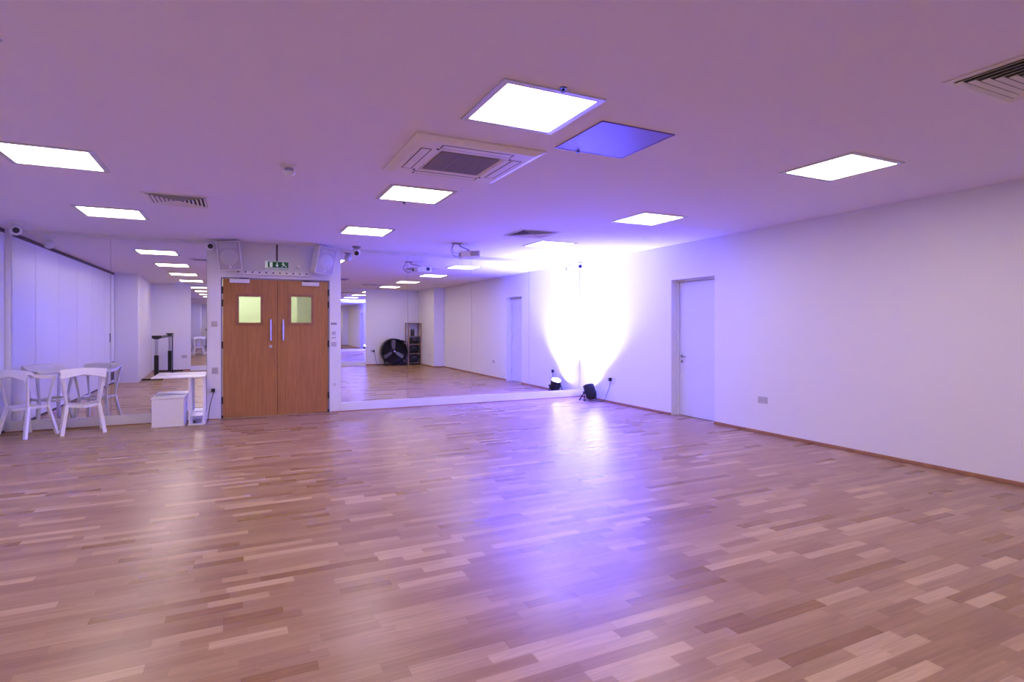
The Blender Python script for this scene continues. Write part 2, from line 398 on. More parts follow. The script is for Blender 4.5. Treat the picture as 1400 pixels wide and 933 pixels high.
# ================================================================ FOLDING PARTITION
fp = thing('folding_partition', 'white folding partition wall reflected in the left mirror', 'partition', (XL, 6.3, 0))
ys = [9.868, 8.66, 7.46, 6.25, 5.06, 3.87, 2.77]
for a, b in zip(ys, ys[1:]):
    m = MB(); m.box(-0.07, 0, b-6.3+0.004, a-6.3-0.004, 0.035, H-0.055); m.build('panel', 'panel', parent=fp, bevel=0.006)
box('top_track', 'track', -0.075, -0.001, 2.76-6.3, 9.868-6.3, H-0.053, H-0.002, parent=fp)
box('bottom_seal', 'track', -0.07, -0.006, 2.76-6.3, 9.868-6.3, 0.0, 0.033, parent=fp)
box('pull_handle', 'plate', 0.0, 0.022, 3.27-6.3, 3.32-6.3, 1.03, 1.25, parent=fp, bevel=0.004)
box('kick_plate', 'track', 0.0, 0.006, 2.80-6.3, 3.2-6.3, 0.10, 0.55, parent=fp)

# ================================================================ CEILING PANEL LIGHTS
def panel_light(x, y, label, lit=True):
    t = thing('ceiling_light' if lit else 'ceiling_panel', label, 'light' if lit else 'ceiling panel', (x, y, H), 0, 'square light panels in the ceiling' if lit else None)
    m = MB(); s = 0.327 if lit else 0.300; i = 0.2875
    for a in ((-s, s, -s, -i), (-s, s, i, s), (-s, -i, -i, i), (i, s, -i, i)): m.box(*a, -0.008, -0.0005)
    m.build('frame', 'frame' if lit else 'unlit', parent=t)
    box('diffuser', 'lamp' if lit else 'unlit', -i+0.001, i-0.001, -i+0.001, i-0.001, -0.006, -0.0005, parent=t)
    return t
lab = {(0, 0): 'lit square panel seen only in the left mirror, nearest the back wall', (0, 1): 'lit square panel seen only in the left mirror, one row in front of the photo',
       (0, 2): 'lit square ceiling panel cut by the left edge of the photo', (0, 3): 'lit square ceiling panel beside the left air vent',
       (1, 0): 'lit square ceiling panel above the back mirror, in the middle row', (1, 1): 'largest lit square ceiling panel, in front of the air conditioner',
       (1, 2): 'lit square ceiling panel just beyond the air conditioner', (1, 3): 'lit square ceiling panel nearest the oak doors, in the middle row',
       (2, 0): 'lit square ceiling panel over the fan and rack, seen in the mirror', (2, 1): 'lit square ceiling panel nearest the plain right wall and the big vent',
       (2, 2): 'lit square ceiling panel in the right row above the recessed white door', (2, 3): 'lit square ceiling panel in the blue glow near the stage light corner'}
CX = (-1.305, 1.60, 4.50); CY = (0.65, 3.055, 5.53, 7.93)
for i, x in enumerate(CX):
    for j, y in enumerate(CY): panel_light(x + (0.03 if (i, j) == (2, 2) else 0), y, lab[(i, j)])
panel_light(2.40, 3.318, 'unlit square glossy ceiling panel, blue reflection painted in, beside the largest light', lit=False)

# ================================================================ AIR CONDITIONER CASSETTE
ac = thing('air_conditioner', 'white square ceiling cassette air conditioner with dark grille', 'air conditioner', (1.59, 4.23, H))
m = MB(); h = 0.50
m.bm.free(); m.bm = bmesh.new()
def ring(mb, a, b, za, zb):
    A = [mb.bm.verts.new((sx*a, sy*a, za)) for sx, sy in ((-1, -1), (1, -1), (1, 1), (-1, 1))]
    B = [mb.bm.verts.new((sx*b, sy*b, zb)) for sx, sy in ((-1, -1), (1, -1), (1, 1), (-1, 1))]
    for i in range(4): mb.bm.faces.new((A[i], A[(i+1) % 4], B[(i+1) % 4], B[i]))
ring(m, h, h, -0.001, -0.012); ring(m, h, 0.44, -0.012, -0.034); ring(m, 0.44, 0.275, -0.034, -0.034); ring(m, 0.275, 0.255, -0.034, -0.022)
A = [m.bm.verts.new((sx*0.255, sy*0.255, -0.022)) for sx, sy in ((-1, -1), (1, -1), (1, 1), (-1, 1))]; m.bm.faces.new(A)
A = [m.bm.verts.new((sx*h, sy*h, -0.001)) for sx, sy in ((-1, -1), (1, -1), (1, 1), (-1, 1))]; m.bm.faces.new(A)
m.build('body', 'acwhite', parent=ac)
m = MB()
m.box(-0.235, 0.235, -0.235, 0.235, -0.026, -0.0225)
for k in range(30):
    yy = -0.232+0.016*k; m.box(-0.235, 0.235, yy, yy+0.006, -0.036, -0.026)
for xx in (-0.08, 0.076): m.box(xx, xx+0.006, -0.235, 0.235, -0.038, -0.026)
m.build('grille', 'acgrille', parent=ac)
for k in range(4):
    R = Matrix.Rotation(k*math.pi/2, 4, 'Z')
    m = MB(); m.box(-0.27, 0.27, 0.330, 0.395, -0.0365, -0.0342, R)
    o = m.build('louvre_flap', 'acwhite', parent=ac, bevel=0.001)
    m = MB()
    for q in ((-0.28, 0.28, 0.322, 0.328), (-0.28, 0.28, 0.397, 0.403), (-0.280, -0.272, 0.328, 0.397), (0.272, 0.280, 0.328, 0.397)): m.box(*q, -0.0352, -0.0341, R)
    m.build('flap_gap', 'dark', parent=o)
    m = MB(); m.box(0.275, 0.295, 0.29, 0.305, -0.038, -0.034, R); m.build('clip', 'dark', parent=ac)

# ================================================================ VENTS (4-way diffusers)
def vent(x, y, s, label, full=True):
    t = thing('air_vent', label, 'vent', (x, y, H), 0, 'square ceiling vents')
    m = MB(); e = s/2; i = e-0.035
    for a in ((-e, e, -e, -i), (-e, e, i, e), (-e, -i, -i, i), (i, e, -i, i)): m.box(*a, -0.008, -0.001)
    m.build('frame', 'acwhite', parent=t)
    box('backing', 'dark', -i, i, -i, i, -0.0035, -0.001, parent=t)  # dark plate standing in for the shaded opening behind the louvres
    n = 7
    for k in range(4):
        R = Matrix.Rotation(k*math.pi/2, 4, 'Z'); m = MB()
        for q in range(n):
            r0 = i*(1-q/n)-0.002; dr = 0.022; z0, z1 = -0.017, -0.004
            # tilted blade, mitred
            v = [(-r0, r0, z0), (r0, r0, z0), (r0-dr, r0-dr, z1), (-r0+dr, r0-dr, z1)]
            if r0-dr < 0.01: continue
            vv_ = [m.bm.verts.new(R @ Vector(p)) for p in v] + [m.bm.verts.new(R @ Vector((p[0], p[1], p[2]+0.0025))) for p in v]
            for f in ((0, 1, 2, 3), (7, 6, 5, 4), (0, 4, 5, 1), (1, 5, 6, 2), (2, 6, 7, 3), (3, 7, 4, 0)): m.bm.faces.new([vv_[j] for j in f])
        m.build('louvre', 'acwhite', parent=t)
    return t
vent(-0.56, 6.84, 0.60, 'square white ceiling vent left of the air conditioner')
vent(3.76, 7.12, 0.60, 'square ceiling vent in the blue glow beside the far light panels')
vent(3.76, 1.42, 0.66, 'large square ceiling vent cut by the right edge of the photo')

# ================================================================ SMOKE DETECTOR, SPRINKLERS
sd = thing('smoke_detector', 'round white smoke detector on the ceiling left of the air conditioner', 'smoke detector', (0.377, 4.97, H))
MB().lathe([(0.064, -0.0005), (0.064, -0.018), (0.052, -0.026)], 28).build('base', 'white', parent=sd, smooth=True)
m = MB(); m.lathe([(0.046, -0.052), (0.050, -0.058), (0.046, -0.074), (0.024, -0.092), (0, -0.095)], 28); m.build('sensor_cap', 'white', parent=sd, smooth=True)
MB().lathe([(0.034, -0.0265), (0.034, -0.0515)], 20).build('sensing_chamber', 'plate', parent=sd)
for x, y, l in ((1.62, 2.70, 'small dark sprinkler head in front of the largest light panel'), (1.585, 5.90, 'small dark sprinkler head beyond the panel after the air conditioner'),
                (2.285, 3.60, 'small dark sprinkler head at the edge of the unlit ceiling panel')):
    t = thing('sprinkler', l, 'sprinkler', (x, y, H), 0, 'ceiling sprinkler heads')
    MB().lathe([(0.022, -0.0005), (0.020, -0.006)], 16).build('escutcheon', 'blackmetal', parent=t)
    MB().lathe([(0.006, -0.0065), (0.006, -0.018), (0.014, -0.020), (0.014, -0.023)], 12).build('head', 'blackmetal', parent=t)

# ================================================================ SECURITY CAMERAS
def cctv(x, y, aim, label, plate='plate'):
    t = thing('security_camera', label, 'camera', (x, y, H), 0, 'ceiling ball cameras')
    MB().lathe([(0.070, -0.0005), (0.070, -0.016), (0.062, -0.024), (0.035, -0.036)], 28).build('mount', plate, parent=t, smooth=True)
    MB().sphere((0, 0, -0.100), 0.066, 24).build('ball', 'white', parent=t, smooth=True)
    a = Vector(aim).normalized(); c = Vector((0, 0, -0.100))
    m = MB(); m.cyl(c+a*0.058, c+a*0.071, 0.036, 0.036, 20); m.build('lens', 'black', parent=t)
    return t
cctv(1.755, 9.50, (-0.13, -0.99, -0.35), 'ball camera on the ceiling at the right end of the doors, above the mirror')
cctv(-2.53, 9.20, (0.30, -0.95, -0.10), 'ball camera on the ceiling in the left corner above the bar stools', 'white')
cctv(-0.37, 9.70, (0.0, -1.0, -0.18), 'ball camera on the ceiling beside the left loudspeaker', 'white')
cctv(6.20, 9.66, (-0.62, -0.75, -0.22), 'ball camera on the ceiling in the bright corner above the stage light', 'white')

# ================================================================ PROJECTOR
pj = thing('projector', 'white projector hanging on a bracket below the ceiling by the mirror', 'projector', (3.10, 8.45, H))
box('ceiling_plate', 'plate', -0.05, 0.09, -0.04, 0.06, -0.012, -0.001, parent=pj)
MB().tube([(0.05, 0, -0.012), (0.07, 0.0, -0.045), (0.20, 0.06, -0.075), (0.24, 0.07, -0.09)], 0.010).build('arm', 'plate', parent=pj)
MB().tube([(0.24, 0.07, -0.088), (0.24, 0.07, -0.101)], 0.022, 12).build('swivel', 'black', parent=pj)
R = Matrix.Translation((0.27, 0.10, -0.155)) @ Matrix.Rotation(math.radians(-14), 4, 'Z') @ Matrix.Rotation(math.radians(-4), 4, 'Y')
m = MB(); m.box(-0.16, 0.16, -0.12, 0.12, -0.05, 0.05, R); pb = m.build('body', 'acwhite', parent=pj, bevel=0.012)
m = MB(); m.box(0.0, 0.135, -0.1225, -0.1195, -0.038, 0.036, R); m.build('vent_grille', 'signgrey', parent=pb)
m = MB()
m.lathe([(0.036, 0), (0.036, 0.02), (0.028, 0.02)], 20, R @ Matrix.Translation((0.07, 0.119, 0.0)) @ Matrix.Rotation(-math.pi/2, 4, 'X')); m.build('lens', 'black', parent=pb, smooth=True)
m = MB(); m.box(-0.165, -0.158, -0.10, -0.05, -0.02, 0.02, R); m.build('socket_panel', 'black', parent=pb)
MB().tube([(-0.02, 0.0, -0.012), (-0.05, -0.01, -0.05), (-0.085, -0.02, -0.11), (-0.07, -0.02, -0.17), (-0.02, 0.0, -0.215), (0.04, 0.03, -0.215), (0.10, 0.06, -0.17)], 0.006).build('cable', 'plate', parent=pj)
MB().tube([(-0.03, 0.02, -0.012), (-0.06, 0.03, -0.06), (-0.02, 0.04, -0.15), (0.10, 0.07, -0.15)], 0.004).build('cable', 'plate', parent=pj)

# ================================================================ LOUDSPEAKERS, RAIL, EXIT SIGN
def speaker(loc, rot, label):
    t = thing('loudspeaker', label, 'speaker', loc, 0, 'white loudspeakers above the oak doors')
    t.rotation_euler = rot
    m = MB(); m.prism([(-0.165, -0.13), (0.165, -0.13), (0.12, 0.12), (-0.12, 0.12)], -0.22, 0.22); c = m.build('cabinet', 'white', parent=t, bevel=0.012)
    m = MB(); m.box(-0.150, 0.150, -0.1355, -0.1305, -0.205, 0.205); gr = m.build('grille', 'signgrey', parent=t, bevel=0.002)
    m = MB(); m.lathe([(0.125, 0), (0.115, 0.004)], 32, Matrix.Translation((0, -0.1356, -0.02)) @ Matrix.Rotation(math.pi/2, 4, 'X')); m.build('woofer', 'grey_plastic', parent=gr, smooth=True)
    m = MB(); m.box(-0.12, 0.12, -0.1385, -0.1356, 0.115, 0.185); m.build('horn', 'grey_plastic', parent=gr)
    m = MB(); m.lathe([(0.017, 0), (0.015, 0.004)], 18, Matrix.Translation((0, -0.1356, -0.165)) @ Matrix.Rotation(math.pi/2, 4, 'X')); m.build('round_badge', 'white', parent=gr)
    m = MB(); m.box(-0.02, 0.02, 0.12, 0.17, -0.03, 0.03); m.box(-0.05, 0.05, 0.165, 0.172, -0.07, 0.07); m.build('bracket', 'blackmetal', parent=t)
    return t
speaker((-0.095, 9.655, 2.512), (math.radians(7), math.radians(-5), math.radians(-10)), 'white loudspeaker above the door leaf with the bright window')
speaker((1.235, 9.64, 2.505), (math.radians(7), math.radians(8), math.radians(24)), 'tilted white loudspeaker above the door leaf with the dim window')
rl = thing('slotted_rail', 'white slotted metal rail on the wall above the oak doors', 'rail', (0.53, D, 2.285))
m = MB(); m.box(-0.56, 0.56, -0.075, 0, -0.032, -0.026); m.box(-0.56, 0.56, -0.075, -0.069, -0.026, 0.03); rb = m.build('channel', 'white', parent=rl)
for k in range(11):
    m = MB(); m.lathe([(0.0125, 0), (0.0125, 0.002)], 14, Matrix.Translation((-0.52+0.1*k, -0.0752, 0.004)) @ Matrix.Rotation(math.pi/2, 4, 'X'))
    m.build('bolt_hole', 'track', parent=rl)
nb = thing('sensor_ball', 'small white ball sensor on the rail beside the right loudspeaker', 'sensor', (0.885, 9.83, 2.40))
MB().sphere((0, 0, 0), 0.028, 16).build('ball', 'white', parent=nb, smooth=True)
MB().tube([(0, 0.02, 0), (0, 0.05, 0)], 0.012).build('stem', 'white', parent=nb)
ex = thing('exit_sign', 'green exit sign with running figure hanging above the oak doors', 'sign', (0.565, 9.80, 2.42))
box('sign_body', 'signwhite', -0.175, 0.175, -0.012, 0.012, -0.052, 0.052, parent=ex, bevel=0.003)
gp = box('green_face', 'green', -0.135, 0.170, -0.0145, -0.0125, -0.047, 0.047, parent=ex)
y = -0.0155
def flat(pts, nm):
    m = MB(); m.prism(pts, y-0.0005, y+0.0008, axis='y'); return m.build(nm, 'signwhite', parent=gp)
flat([(-0.108, -0.040), (-0.066, -0.040), (-0.066, 0.040), (-0.108, 0.040)], 'doorway_symbol')
m = MB(); m.prism([(-0.006, 0.038), (0.008, 0.038), (0.008, -0.004), (0.026, -0.004), (0.001, -0.038), (-0.024, -0.004), (-0.006, -0.004)], y-0.0005, y+0.0008, axis='y'); m.build('arrow_symbol', 'signwhite', parent=gp)
m = MB()
m.lathe([(0.010, 0), (0.010, 0.0013)], 14, Matrix.Translation((0.088, y+0.0008, 0.032)) @ Matrix.Rotation(math.pi/2, 4, 'X'))
for a, b, w_ in (((0.088, 0.020), (0.100, -0.006), 0.014), ((0.098, -0.004), (0.125, -0.014), 0.009), ((0.125, -0.014), (0.138, -0.034), 0.008), ((0.098, -0.004), (0.082, -0.022), 0.009), ((0.082, -0.022), (0.064, -0.036), 0.008), ((0.088, 0.018), (0.066, 0.006), 0.007), ((0.090, 0.018), (0.112, 0.012), 0.007)):
    dx, dz = b[0]-a[0], b[1]-a[1]; l = math.hypot(dx, dz); nx, nz = -dz/l*w_/2, dx/l*w_/2
    m.prism([(a[0]+nx, a[1]+nz), (b[0]+nx, b[1]+nz), (b[0]-nx, b[1]-nz), (a[0]-nx, a[1]-nz)], y-0.0005, y+0.0008, axis='y')
m.build('running_figure_symbol', 'signwhite', parent=gp)
MB().tube([(0.0, 0, 0.052), (0.0, 0, H-2.42-0.012)], 0.013).build('drop_rod', 'track', parent=ex)
MB().lathe([(0.04, H-2.42-0.012), (0.04, H-2.42-0.001)], 18).build('ceiling_rose', 'white', parent=ex)

# ================================================================ WALL PLATES
def plate(name, cat, label, loc, rz, w_, h_, m_='white', extra=None, group=None):
    """local: face towards -Y, back on y=0"""
    t = thing(name, label, cat, loc, rz, group)
    box('faceplate', m_, -w_/2, w_/2, -0.009, -0.0005, -h_/2, h_/2, parent=t, bevel=0.002)
    if extra == 'switch':
        box('rocker', 'grey_plastic', -0.012, 0.012, -0.013, -0.0092, -0.018, 0.018, parent=t)
    if extra == 'double':
        for sx in (-1, 1):
            m = MB()
            for dx, dz in ((0, 0.012), (-0.011, -0.010), (0.011, -0.010)): m.box(sx*0.036+dx-0.003, sx*0.036+dx+0.003, -0.0098, -0.0091, dz-0.004-0.006, dz+0.004-0.006)
            m.build('pin_holes', 'plate', parent=t)
            box('rocker', 'grey_plastic', sx*0.022-0.005, sx*0.022+0.005, -0.0115, -0.0092, 0.018, 0.032, parent=t)
    if extra == 'keypad':
        for r in range(3):
            for c in range(3): box('button', 'plate', -0.028+c*0.022, -0.016+c*0.022, -0.012, -0.0092, -0.034+r*0.024, -0.020+r*0.024, parent=t)
    return t
P = -math.pi/2      # facing -X on the right wall: rotate so -Y -> -X
plate('light_switch', 'switch', 'white light switch left of the oak doors', (-0.325, D, 1.475), 0, 0.085, 0.085, 'grey_plastic', 'switch')
plate('control_plate', 'wall plate', 'grey wall plate with dark buttons left of the oak doors', (-0.315, D, 0.755), 0, 0.09, 0.10, 'grey_plastic', 'keypad')
plate('wall_socket', 'socket', 'white wall socket with a black plug left of the oak doors', (-0.300, D, 0.448), 0, 0.088, 0.088, 'white')
plate('wall_sign', 'sign', 'small grey wall plate high on the pier right of the oak doors', (1.452, D, 1.482), 0, 0.095, 0.036, 'plate')
cp = plate('thermostat_unit', 'thermostat', 'tall white thermostat unit on the pier right of the oak doors', (1.452, D, 1.292), 0, 0.10, 0.165, 'white')
box('screen', 'grey_plastic', -0.032, 0.032, -0.0115, -0.0092, 0.0, 0.06, parent=cp); box('key_row', 'grey_plastic', -0.032, 0.032, -0.0115, -0.0092, -0.06, -0.03, parent=cp)
plate('light_switch', 'switch', 'white switch just under the tall thermostat unit', (1.452, D, 1.140), 0, 0.085, 0.080, 'grey_plastic', 'switch')
plate('wall_socket', 'socket', 'white single socket low on the pier right of the oak doors', (1.465, D, 0.465), 0, 0.085, 0.085, 'white', 'switch')
plate('wall_socket', 'socket', 'white double socket low on the right wall near the recessed door', (XR, 5.37, 0.452), P, 0.146, 0.086, 'grey_plastic', 'double')
plate('wall_socket', 'socket', 'white socket beside the stage light with a black plug', (XR, 8.74, 0.44), P, 0.146, 0.086, 'white', 'double')
plate('wall_socket', 'socket', 'white socket behind the black desk frame on the back wall', (-1.62, YB, 0.45), math.pi, 0.146, 0.086, 'grey_plastic', 'double')
plate('wall_socket', 'socket', 'white socket on the back wall beside the drum fan', (4.25, YB, 0.52), math.pi, 0.146, 0.086, 'grey_plastic', 'double')
plate('wall_socket', 'socket', 'white single socket on the short pier wall right of the rack', (5.95, 0.55, 0.42), P, 0.086, 0.086, 'grey_plastic')

def cable(name, pts, r, label, plug=None, m_='black'):
    # smooth polyline (Catmull-Rom)
    V = [Vector(p) for p in pts]; out = []
    for i in range(len(V)-1):
        p0, p1, p2, p3 = V[max(i-1, 0)], V[i], V[i+1], V[min(i+2, len(V)-1)]
        for k in range(6):
            t = k/6; out.append(0.5*((2*p1)+(p2-p0)*t+(2*p0-5*p1+4*p2-p3)*t*t+(3*p1-p0-3*p2+p3)*t**3))
    out.append(V[-1])
    t = thing(name, label, 'cable', (0, 0, 0))
    MB().tube(out, r, 8).build('cord', m_, parent=t, smooth=True)
    if plug: plug.build('plug', 'black', parent=t, bevel=0.004)
    return t
cable('power_cable', [(XR-0.030, 8.785, 0.42), (XR-0.035, 8.80, 0.30), (XR-0.05, 8.86, 0.16), (XR-0.06, 8.92, 0.05), (XR-0.070, 8.98, 0.006), (XR-0.09, 9.02, 0.006), (6.20, 9.05, 0.006), (6.16, 9.02, 0.02)], 0.005,
      'dark cable running from the corner socket to the stage light', MB().box(XR-0.050, XR-0.0125, 8.755, 8.815, 0.41, 0.475))
cable('power_cable', [(-0.335, D-0.03, 0.430), (-0.345, D-0.05, 0.38), (-0.375, D-0.08, 0.26), (-0.395, D-0.12, 0.13), (-0.405, D-0.17, 0.006), (-0.41, D-0.33, 0.006)], 0.005,
      'dark cable hanging from the socket behind the white table', MB().box(-0.365, -0.315, D-0.055, D-0.0095, 0.425, 0.48))
cable('power_cable', [(4.29, YB+0.03, 0.49), (4.33, YB+0.05, 0.35), (4.36, YB+0.07, 0.15), (4.40, YB+0.10, 0.006), (4.45, YB+0.22, 0.006)], 0.006,
      'dark cable from the back wall socket to the drum fan', MB().box(4.255, 4.315, YB+0.0125, YB+0.055, 0.48, 0.54))

# ================================================================ STAGE LIGHT (par can)
sl = thing('stage_light', 'black LED par stage light on the floor shining blue up the corner', 'stage light', (6.10, 9.27, 0))
ax = Vector((-0.02, 0.42, 0.86)).normalized(); c0 = Vector((0.02, -0.07, 0.175))
R = Matrix.Translation(c0) @ ax.to_track_quat('Z', 'Y').to_matrix().to_4x4()
m = MB(); m.lathe([(0.0, -0.135), (0.075, -0.135), (0.092, -0.11), (0.092, -0.04), (0.108, -0.015), (0.108, 0.135), (0.100, 0.135), (0.097, 0.122), (0.0, 0.122)], 28, R)
m.build('housing', 'blackmetal', parent=sl, smooth=True)
m = MB(); m.lathe([(0.0, 0.1225), (0.095, 0.1225), (0.090, 0.131), (0, 0.135)], 28, R); m.build('lens', 'lens', parent=sl, smooth=True)
m = MB()
for k in range(14):
    a = 2*math.pi*k/14; m.box(0.091, 0.104, -0.003, 0.003, -0.105, -0.035, R @ Matrix.Rotation(a, 4, 'Z'))
m.build('cooling_fins', 'blackmetal', parent=sl)
for dy, nm in ((0.10, 'yoke'), (-0.06, 'yoke')):
    m = MB(); pts = [(-0.112, -0.07, 0.175), (-0.125, dy-0.03, 0.02), (-0.12, dy, 0.008), (0.14, dy, 0.008), (0.145, dy-0.03, 0.02), (0.150, -0.07, 0.175)]
    for a, b in zip(pts, pts[1:]): m.frus(a, b, (0.006, 0.026), (0.006, 0.026), up=(0, 1, 0))
    m.build(nm, 'blackmetal', parent=sl)
m = MB(); m.cyl((-0.135, -0.07, 0.175), (-0.108, -0.07, 0.175), 0.018); m.build('knob', 'black', parent=sl)
m = MB(); m.cyl((0.155, -0.07, 0.175), (0.129, -0.07, 0.175), 0.018); m.build('knob', 'black', parent=sl)
ld = bpy.data.lights.new('stage_beam', 'SPOT'); ld.energy = SPOT_W; ld.color = SPOT_COL; ld.spot_size = math.radians(112); ld.spot_blend = 0.85; ld.shadow_soft_size = 0.05
lo = bpy.data.objects.new('stage_beam', ld); C.objects.link(lo)
lo.location = SPOT_POS; lo.rotation_euler = Vector(SPOT_DIR).to_track_quat('-Z', 'Y').to_euler()

# ================================================================ BAR STOOLS
def make_stool(loc, rz, label):
    t = thing('bar_stool', label, 'stool', loc, rz, 'white bar stools by the mirror')
    # seat: faceted saddle, raised lip on the -Y side
    rows_top = [(-0.225, [(-0.238, .750), (-0.11, .778), (0, .800), (0.11, .778), (0.238, .750)]),
                (-0.195, [(-0.250, .866), (-0.11, .880), (0, .884), (0.11, .880), (0.250, .866)]),
                (-0.150, [(-0.247, .860), (-0.11, .866), (0, .868), (0.11, .866), (0.247, .860)]),
                (-0.080, [(-0.235, .815), (-0.11, .795), (0, .785), (0.11, .795), (0.235, .815)]),
                (0.040, [(-0.225, .800), (-0.11, .778), (0, .772), (0.11, .778), (0.225, .800)]),
                (0.170, [(-0.215, .792), (-0.11, .780), (0, .790), (0.11, .780), (0.215, .792)]),
                (0.205, [(-0.205, .770), (-0.10, .756), (0, .768), (0.10, .756), (0.205, .770)])]
    bm = bmesh.new(); G = []
    for yy, r in rows_top: G.append([bm.verts.new((x, yy, z)) for x, z in r])
    for A, B in zip(G, G[1:]):
        for i in range(4): bm.faces.new((A[i], A[i+1], B[i+1], B[i]))
    mb = MB(); mb.bm.free(); mb.bm = bm
    # side skirts: fold down at left and right
    for sx in (0, 4):
        low = [bm.verts.new((v.co.x*0.97, v.co.y*0.95, v.co.z-0.045)) for v in [g_[sx] for g_ in G]]
        for k in range(len(low)-1): bm.faces.new((G[k][sx], G[k+1][sx], low[k+1], low[k]))
    o = mb.build('seat', 'stool', parent=t)
    md = o.modifiers.new('so', 'SOLIDIFY'); md.thickness = 0.012; md.offset = -1
    ZF = 0.385
    for sx in (-1, 1):
        for sy in (-1, 1):
            m = MB()
            top = (sx*0.222, sy*0.178, 0.800 if sy < 0 else 0.770); mid = (sx*0.172, sy*0.125, ZF); bot = (sx*0.228, sy*0.205, 0.0)
            m.frus(top, mid, (0.046, 0.022), (0.024, 0.028), up=(0, 1, 0))
            m.frus((mid[0], mid[1], mid[2]+0.01), bot, (0.040, 0.036), (0.044, 0.034), up=(0, 1, 0))
            m.build('leg', 'stool', parent=t, bevel=0.004)
    m = MB()
    ringp = [(-0.172, -0.125, ZF), (0, -0.165, ZF-0.022), (0.172, -0.125, ZF), (0.172, 0.125, ZF), (0, 0.165, ZF-0.022), (-0.172, 0.125, ZF)]
    for a, b in zip(ringp, ringp[1:]+ringp[:1]): m.frus(a, b, (0.016, 0.036), (0.016, 0.036))
    m.build('footrest', 'stool', parent=t, bevel=0.003)
    for sx in (-1, 1):
        for sy in (-1, 1): box('foot_pad', 'grey_plastic', sx*0.228-0.018, sx*0.228+0.018, sy*0.205-0.016, sy*0.205+0.016, 0, 0.008, parent=t)
    return t
st = make_stool((-1.89, 9.45, 0), math.radians(15), 'white faceted bar stool closer to the white table')
dup(st, (-2.475, 9.44, 0), math.radians(-38), 'white faceted bar stool at the left edge, nearest the corner')

# ================================================================ TABLE AND STORAGE CUBE
tb = thing('side_table', 'small white cantilever table against the mirror left of the doors', 'table', (-0.765, 9.645, 0))
box('tabletop', 'stool', -0.34, 0.335, -0.215, 0.205, 0.690, 0.708, parent=tb, bevel=0.004)
for px in (0.135, 0.318):
    for py in (-0.195, 0.185):
        box('post', 'stool', px-0.012, px+0.012, py-0.012, py+0.012, 0.012, 0.690, parent=tb, bevel=0.002)
box('base_plate', 'stool', 0.115, 0.335, -0.21, 0.20, 0.0, 0.012, parent=tb, bevel=0.003)
box('lower_shelf', 'stool', 0.148, 0.305, -0.19, 0.18, 0.125, 0.133, parent=tb)
box('side_rail', 'stool', 0.312, 0.324, -0.183, 0.173, 0.13, 0.155, parent=tb)
ad = thing('power_adapter', 'small grey power adapter under the white table', 'adapter', (-0.54, 9.56, 0.012))
box('case', 'plate', -0.055, 0.055, -0.03, 0.05, 0.0, 0.05, parent=ad, bevel=0.006)
box('connector', 'black', -0.045, -0.015, -0.045, -0.031, 0.012, 0.035, parent=ad)
cb = thing('storage_cube', 'white cube storage box on the floor beneath the white table', 'box', (-0.905, 9.64, 0))
m = MB(); m.box(-0.195, 0.205, -0.19, 0.185, 0.012, 0.400); m.build('body', 'stool', parent=cb, bevel=0.006)
m = MB(); m.box(-0.205, 0.215, -0.20, 0.195, 0.400, 0.415); m.build('top', 'stool', parent=cb, bevel=0.004)
m = MB(); m.box(-0.205, 0.215, -0.20, 0.195, 0.0, 0.012); m.build('base', 'stool', parent=cb, bevel=0.003)
MB().tube([(-0.195, 0.05, 0.25), (-0.225, 0.05, 0.25), (-0.235, 0.05, 0.22), (-0.225, 0.05, 0.19), (-0.195, 0.05, 0.19)], 0.006).build('loop_handle', 'plate', parent=cb)

# ================================================================ BLACK DESK FRAME (seen in the left mirror)
df = thing('desk_frame', 'black and silver raised desk frame standing by the left rear wall', 'desk frame', (-1.98, 0.80, 0))
ends = (1.60, -1.35)
for ey in ends:
    m = MB(); m.frus((-0.32, ey, 0.035), (0.16 if ey > 0 else 0.36, ey, 0.035), (0.07, 0.05), (0.07, 0.04)); f = m.build('foot', 'blackmetal', parent=df, bevel=0.006)
    box('column_sleeve', 'black', -0.045, 0.055, ey-0.04, ey+0.04, 0.06, 0.66, parent=df, bevel=0.004)
    box('column_tube', 'silver', -0.030, 0.040, ey-0.028, ey+0.028, 0.66, 1.08, parent=df, bevel=0.003)
    box('column_head', 'blackmetal', -0.06, 0.07, ey-0.05, ey+0.05, 1.08, 1.17, parent=df)
m = MB(); m.box(-0.10, -0.06, ends[1], ends[0], 1.10, 1.14); m.box(0.07, 0.11, ends[1], ends[0], 1.10, 1.14)
m.box(-0.10, 0.11, ends[0]-0.02, ends[0]+0.02, 1.141, 1.175); m.box(-0.10, 0.11, ends[1]-0.02, ends[1]+0.02, 1.171, 1.20); m.build('top_crossbars', 'blackmetal', parent=df)
m = MB(); m.tube([(0.10, ends[1]+0.22, 0.006), (0.095, ends[1]+0.22, 1.10)], 0.016, 10); m.build('cable_pole', 'blackmetal', parent=df)
box('pole_base', 'blackmetal', 0.04, 0.16, ends[1]+0.16, ends[1]+0.28, 0.0, 0.012, parent=df)

